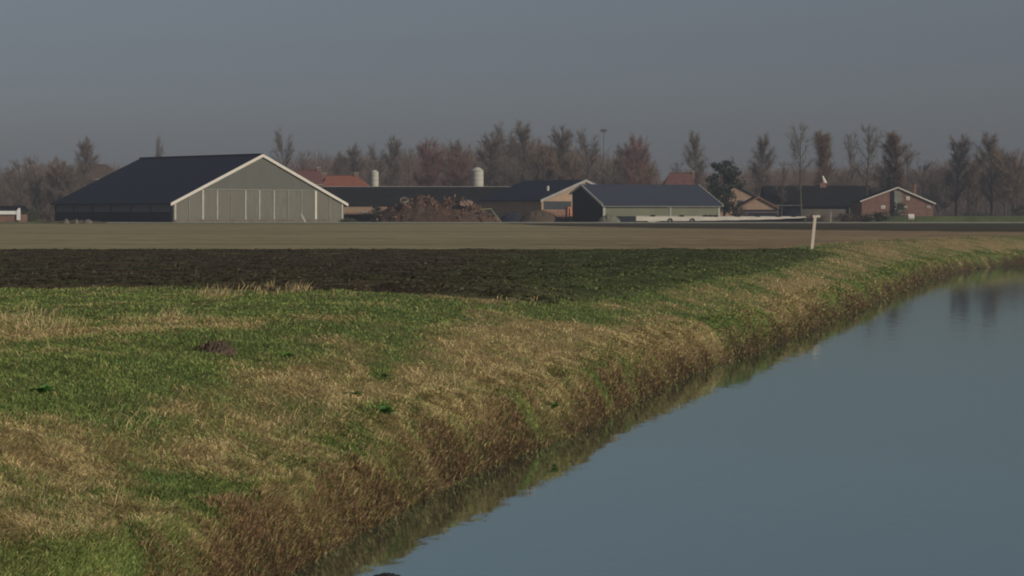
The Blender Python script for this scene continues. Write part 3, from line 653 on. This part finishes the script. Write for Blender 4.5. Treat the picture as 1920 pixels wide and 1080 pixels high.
# ------------------------------------------------------------------ trees
def segs_mesh(name, P0, P1, R0, R1, m, parent=None, sides=3):
    P0, P1 = np.array(P0), np.array(P1); R0, R1 = np.array(R0), np.array(R1); N = len(P0)
    d = P1 - P0; d /= np.linalg.norm(d, axis=1, keepdims=True) + 1e-9
    ref = np.where(np.abs(d[:, 2:3]) > .9, np.array([[1., 0, 0]]), np.array([[0, 0, 1.]]))
    a = np.cross(d, ref); a /= np.linalg.norm(a, axis=1, keepdims=True); b = np.cross(d, a)
    V = []
    for P, R_ in ((P0, R0), (P1, R1)):
        for k in range(sides):
            t = 2 * math.pi * k / sides; V.append(P + (a * math.cos(t) + b * math.sin(t)) * R_[:, None])
    V = np.stack(V, 1).reshape(-1, 3); i = np.arange(N)[:, None] * 2 * sides
    Fq = np.concatenate([i + np.array([k, (k + 1) % sides, sides + (k + 1) % sides, sides + k]) for k in range(sides)], 0)
    return np_mesh(name, V, Fq, m, parent=parent)

def tree_proto(kind, m_bark, m_twig, H=15.0, Wd=8.0, bare=.22, ang0=.55, n1=30, n2=7, n3=9, tw=.022, seed=1, multi=1):
    r = np.random.default_rng(seed)
    T = [[], [], [], []]; K = [[], [], [], []]
    def add(A, p, q, a, b): A[0].append(p); A[1].append(q); A[2].append(a); A[3].append(b)
    stems = []
    for s in range(multi):
        p = np.array([0., 0, 0]) if multi == 1 else np.append(r.normal(0, .35, 2), 0)
        d = np.array([0, 0, 1.]) + (0 if multi == 1 else 1) * np.append(r.normal(0, .22, 2), 0); pts = [p]; nseg = 9
        for k in range(nseg):
            d = d + np.append(r.normal(0, .022, 2), 0) - .15 * (d - np.array([0, 0, 1.])) * (multi == 1); d /= np.linalg.norm(d); p = p + d * H * (.96 if s == 0 else r.uniform(.7, .95)) / nseg; pts.append(p)
        r0 = .018 * H / math.sqrt(multi)
        for k in range(nseg): add(T, pts[k], pts[k + 1], r0 * (1 - k / nseg) + .03, r0 * (1 - (k + 1) / nseg) + .03)
        stems.append(np.array(pts))
    for b in range(n1):
        st = stems[r.integers(0, multi)]; u = bare + (1 - bare) * ((b + r.random()) / n1) ** 1.15; j = min(int(u * 9), 8); p = st[j] + (st[j + 1] - st[j]) * (u * 9 - j)
        u1 = (u - bare) / (1 - bare); env = math.sqrt(max(.03, 1 - ((u1 - .38) / .66) ** 2)); ang = ang0 * (1.15 - .55 * u1)     # crown outline
        a = r.uniform(0, 2 * math.pi); L = max(.12 * Wd, Wd / 2 * env * r.uniform(.75, 1.15)) / math.sin(max(ang * 1.25, .35)) * .8
        d = np.array([math.cos(a) * math.sin(ang), math.sin(a) * math.sin(ang), math.cos(ang)]); q = p; rr = .012 + .011 * L
        pts = [p]
        for k in range(4):
            d = d + r.normal(0, .13, 3) + np.array([0, 0, .05]); d /= np.linalg.norm(d); q2 = q + d * L / 4
            add(T, q, q2, rr * (1 - k * .2) + .012, rr * (.8 - k * .2) + .012); q = q2; pts.append(q)
        for c in range(max(1, int(round(n2 * min(2.6, (L / (.36 * Wd)) ** 1.6))))):
            v = r.uniform(.25, 1) * 3.99; j = int(v); s0 = pts[j] + (pts[j + 1] - pts[j]) * (v - j)
            e = d + r.normal(0, .55, 3); e /= np.linalg.norm(e); L2 = L * r.uniform(.2, .45); s1 = s0 + e * L2
            add(K, s0, s1, tw * 1.4, tw)
            for g in range(n3):
                w = r.random(); t0 = s0 + (s1 - s0) * w; f = e + r.normal(0, .6, 3) + np.array([0, 0, .25]); f /= np.linalg.norm(f)
                add(K, t0, t0 + f * r.uniform(.35, 1.0), tw, tw * .5)
    tr = segs_mesh('trunk', *T, m_bark, sides=5); cr = segs_mesh('crown', *K, m_twig)
    C.objects.unlink(tr); C.objects.unlink(cr)
    return tr, cr, H, Wd
bk = mat('tree_bark', (.075, .066, .055), .95, .25, 1); 
tw1 = mat('grey_brown_twigs', (.155, .125, .10), .95, .2, .3); tw2 = mat('reddish_twigs', (.19, .105, .09), .95, .2, .3); tw3 = mat('ochre_brown_twigs', (.18, .125, .08), .95, .2, .3)
P = dict(
    alder=tree_proto('alder', bk, tw1, 15, 7, .2, .7, 40, 10, 13, .015, 11), ash=tree_proto('ash', bk, tw1, 17, 9, .3, .8, 34, 9, 11, .014, 12),
    oak=tree_proto('oak', bk, tw1, 13, 11, .15, .95, 44, 9, 13, .019, 13, 2), red=tree_proto('red', bk, tw2, 12, 8, .1, .75, 44, 10, 14, .019, 14, 3),
    poplar=tree_proto('poplar', bk, tw3, 15, 4.2, .12, .4, 40, 9, 12, .016, 15), ochre=tree_proto('ochre', bk, tw3, 14, 8, .12, .75, 42, 10, 13, .017, 16, 2),
    airy=tree_proto('airy', bk, tw1, 18, 9, .32, .85, 28, 8, 10, .012, 17))
def tree(kind, px, top, wpx, D, label, group=None):
    tr, cr, H, Wd = P[kind]; R = empty('bare_tree', (at(px, D), D, 0), random.uniform(0, 6.28), label, 'tree', group)
    sz = zat(top, D) / H; sx = wpx * (1.0 if kind == 'airy' else 1.12) / F * D / Wd; R.scale = (sx, sx, sz)
    for o in (tr, cr): c = o.copy(); C.objects.link(c); c.parent = R
G = 'bare winter trees around the farm'
TREES = [
 ('oak', 40, 312, 60, 430, 'broad bare tree directly above the white-edged brick shed'), ('oak', 78, 306, 62, 440, 'rounded bare tree second from the left edge cluster'),
 ('ochre', 112, 305, 60, 435, 'rounded bare tree in the middle of the left cluster'), ('oak', 140, 310, 56, 428, 'bushy bare tree touching the left foot of the big barn roof'),
 ('alder', 164, 279, 46, 450, 'tallest bare tree of the left cluster, pointed crown above the big barn slope'), ('airy', 8, 328, 46, 520, 'pale distant bare tree at the left edge'),
 ('ash', 297, 276, 26, 470, 'lone treetop showing over the ridge of the big barn'), ('ash', 530, 266, 52, 455, 'pointed bare tree just right of the big barn ridge peak'),
 ('airy', 575, 294, 50, 480, 'thin bare tree above the dull red roof'), ('alder', 637, 302, 40, 480, 'low bare tree behind the chimney of the bright orange roof'), ('alder', 665, 290, 46, 470, 'bare tree above the right end of the bright orange roof'),
 ('ash', 705, 290, 50, 460, 'bare tree directly behind the thin silo'), ('alder', 735, 276, 40, 450, 'pointed bare tree right of the thin silo'), ('airy', 768, 287, 46, 470, 'pale bare tree left of the reddish tree'),
 ('red', 808, 276, 76, 430, 'reddish dense tree midway between the two silos'), ('alder', 850, 283, 44, 450, 'bare tree just left of the wide silo'), ('ochre', 872, 290, 50, 440, 'brownish bare tree behind the left side of the wide silo'),
 ('alder', 915, 270, 60, 445, 'bare tree right behind the wide silo'), ('ash', 945, 256, 62, 450, 'tall bare tree right of the wide silo'), ('alder', 985, 252, 66, 455, 'tallest crown in the wood above the dark roof of the tan brick barn'),
 ('ochre', 1012, 275, 60, 440, 'brown bare tree above the left eave of the tan brick barn'), ('oak', 960, 295, 80, 425, 'broad low bare tree under the tallest crowns'), ('alder', 1045, 260, 60, 450, 'bare tree above the tan brick barn roof ridge'),
 ('ochre', 1072, 290, 56, 435, 'low brown tree left of the tan barn peak'), ('ash', 1100, 266, 62, 450, 'grey bare tree left of the lamp mast'), ('oak', 1135, 305, 70, 430, 'low bare tree at the foot of the lamp mast'),
 ('alder', 1165, 288, 50, 455, 'bare tree right of the lamp mast'), ('red', 1187, 268, 60, 450, 'pinkish pointed bare tree above the slate-blue roof'), ('ochre', 1208, 310, 46, 430, 'small brown tree at the right end of the main wood'),
 ('alder', 1305, 268, 46, 470, 'slender pointed tree above the dark red house chimney'), ('airy', 1276, 312, 50, 500, 'faint low tree left of the dark red house chimney'),
 ('alder', 1428, 274, 52, 440, 'pointed bare tree right of the pine'), ('airy', 1502, 246, 66, 357, 'tallest airy tree with visible trunk left of the white roof cowl'), ('poplar', 1546, 266, 42, 410, 'narrow brown tree directly behind the white roof cowl'),
 ('airy', 1600, 262, 50, 450, 'faint airy tree between cowl and tall right tree'), ('airy', 1622, 249, 80, 357, 'tall airy spreading tree left of the white-edged brick house peak'), ('poplar', 1683, 268, 44, 405, 'narrow brown tree rising over the brick house peak'),
 ('airy', 1705, 280, 36, 450, 'thin pale tree right of the brick house peak'), ('oak', 1732, 315, 70, 440, 'rounded low tree behind the right slope of the brick house'), ('alder', 1792, 274, 62, 420, 'first tall tree right of the brick house'),
 ('ochre', 1826, 300, 40, 425, 'shorter brown tree between two tall trees at the right'), ('alder', 1860, 270, 66, 415, 'tall dense tree second from the right edge'), ('ochre', 1908, 284, 60, 410, 'brown tree cut by the right edge'),
 ('alder', 1885, 300, 44, 440, 'slim tree squeezed between the last two trees at the right edge'), ('oak', 1765, 325, 60, 430, 'low bushy tree left of the first tall right-hand tree'),
 ('ash', 1970, 270, 60, 420, 'bare tree just outside the right edge'), ('oak', -40, 315, 60, 430, 'bare tree just outside the left edge'),
 ('airy', 1465, 312, 40, 356, 'small thin tree before the left end of the dark barn'), ('oak', 1575, 322, 60, 430, 'low round tree right of the white roof cowl'), ('alder', 1650, 318, 50, 430, 'low tree above the left eave of the brick house')]
for tdef in TREES: tree(*tdef, group=G)

# far wood: thousands of stems and twigs, one mass
prx = [-300, 0, 60, 200, 350, 500, 560, 640, 700, 800, 870, 940, 1040, 1100, 1200, 1240, 1300, 1380, 1440, 1600, 1700, 1760, 1850, 1920, 2300]
pry = [335, 335, 318, 322, 320, 310, 312, 302, 298, 290, 284, 276, 280, 288, 305, 345, 330, 334, 322, 320, 322, 316, 308, 312, 315]
Nw = 260000; D = rng.uniform(500, 620, Nw); pxx = rng.uniform(-300, 2250, Nw); D = D
xw = (pxx - 960) / F * D
top = EYE - (np.interp(pxx, prx, pry) - HZ) / F * 540 + 2.5 * (fbm(xw, D * .1, 5.0, 3) - .5) * 2
zz = top * (rng.random(Nw) ** 1.15) * (1 - .12 * rng.random(Nw))
P0 = np.stack([xw, D, zz], -1); dd = rng.normal(0, .45, (Nw, 3)); dd[:, 2] = np.abs(dd[:, 2]) + .6; Lw = rng.uniform(.8, 2.4, Nw)
segs = segs_mesh('distant_wood', P0, P0 + dd * Lw[:, None], np.full(Nw, .05), np.full(Nw, .025), mat('far_twigs', (.15, .112, .088), .95, .35, .08))
tag(segs, 'distant bare wood behind the whole farm', None, kind='stuff')
# pine and shrubs
def leafy(name, label, px, top, wpx, D, m, n_, base=0, cone=False, lim=None, cat='shrub', group=None, leaf=.16, stems=True, conifer=False):
    R = empty(name, (at(px, D), D, base), 0, label, cat, group); Hh = zat(top, D) - base; W = wpx / F * D
    r = np.random.default_rng(int(px)); nc = 34; u_ = r.random(nc); cl = []
    for k in range(nc):
        u = (k + .5) / nc; rad = W / 2 * ((1.05 - u) if cone else math.sqrt(max(0, 1 - (u * 1.7 - .8) ** 2))) * r.uniform(.35, 1.15); a = r.uniform(0, 6.28)
        cl.append((math.cos(a) * rad, math.sin(a) * rad, (lim or .08) * Hh + u * Hh * (1 - (lim or .08)) * .93, W * r.uniform(.05, .13)))
    cl = np.array(cl); i = r.integers(0, nc, n_); c = cl[i, :3] + r.normal(0, 1, (n_, 3)) * cl[i, 3:4] * np.array((1, 1, .6)); c[:, 2] = np.clip(c[:, 2], .02, None)
    a = r.normal(0, 1, (n_, 3)); a /= np.linalg.norm(a, axis=1, keepdims=True); b = np.cross(a, r.normal(0, 1, (n_, 3))); b /= np.linalg.norm(b, axis=1, keepdims=True)
    s = leaf * r.uniform(.6, 1.3, (n_, 1)); V = np.stack([c - a * s, c + b * s * .5, c + a * s, c - b * s * .5], 1).reshape(-1, 3)
    np_mesh('crown' if cat == 'tree' else 'foliage', V, np.arange(n_ * 4).reshape(-1, 4), m, parent=R)
    t = MB(); t.tube((0, 0, 0), (0, 0, Hh * .9), .02 * Hh + .03, .03, n=6)
    for k in range(0, nc, 3): t.tube((0, 0, cl[k, 2] * .7), tuple(cl[k, :3]), .05, .02, n=4)
    t.build('trunk' if cat == 'tree' else 'stem', bk, R)
m_pine = mat('dark_pine_needles', (.035, .048, .030), .9, .35, .6); m_bush = mat('dark_bush_leaves', (.055, .062, .035), .9, .35, .6); m_bushb = mat('brown_bush_twigs', (.10, .075, .055), .95, .3, .6)
leafy('pine_tree', 'dark evergreen pine at the right end of the slate-blue roof', 1358, 300, 58, 338, m_pine, 5200, lim=.18, cat='tree', leaf=.22)
leafy('pine_tree', 'small dark evergreen left of the brick house peak', 1668, 326, 22, 372, m_pine, 1500, cone=True, cat='tree', leaf=.2)
SG = 'shrubs around the farm buildings'
for a in (('dark shrub before the left side of the brick house', 1652, 397, 34, 318, m_bush), ('tall dark shrub before the middle of the brick house', 1683, 378, 26, 330, m_bush), ('brown shrub at the left foot of the brick house', 1616, 403, 40, 320, m_bushb),
          ('dark shrub left of the short pale post', 1530, 404, 36, 325, m_bushb), ('low brown shrub between pale post and brick house', 1585, 402, 40, 325, m_bushb), ('brown shrub between the pine and the tan shed', 1384, 386, 28, 328, m_bushb),
          ('dark low shrub at the far right beneath the trees', 1835, 398, 60, 345, m_bush), ('dark shrub cut by the right edge beneath the trees', 1912, 385, 34, 346, m_bush), ('dark shrub at the left foot of the big barn side wall', 92, 396, 40, 340, m_bushb), ('low dark shrub right of the white-edged brick shed', 58, 392, 40, 335, m_bush),
          ('low dark hedge piece right of the brown earth heap', 1062, 408, 50, 318, m_bush), ('dark shrub behind the left foot of the rubble heap', 706, 385, 24, 326, m_bush), ('low weedy shrub at the right foot of the big barn gable', 655, 413, 30, 300, m_bush)):
    leafy('shrub', a[0], a[1], a[2], a[3], a[4], a[5], 1100, leaf=.13, group=SG)

# ------------------------------------------------------------------ haze
hz = MB(); hz.box(-1700, 1700, -70, 2700, WZ - 2.4, 27)
mh = bpy.data.materials.new('haze'); mh.use_nodes = True; n, l = mh.node_tree.nodes, mh.node_tree.links
n.remove(n['Principled BSDF']); pv = n.new('ShaderNodeVolumePrincipled'); pv.inputs['Density'].default_value = 0.00038; pv.inputs['Color'].default_value = (.54, .585, .735, 1)
l.new(pv.outputs[0], n['Material Output'].inputs['Volume'])
tag(hz.build('haze', mh), kind='stuff')
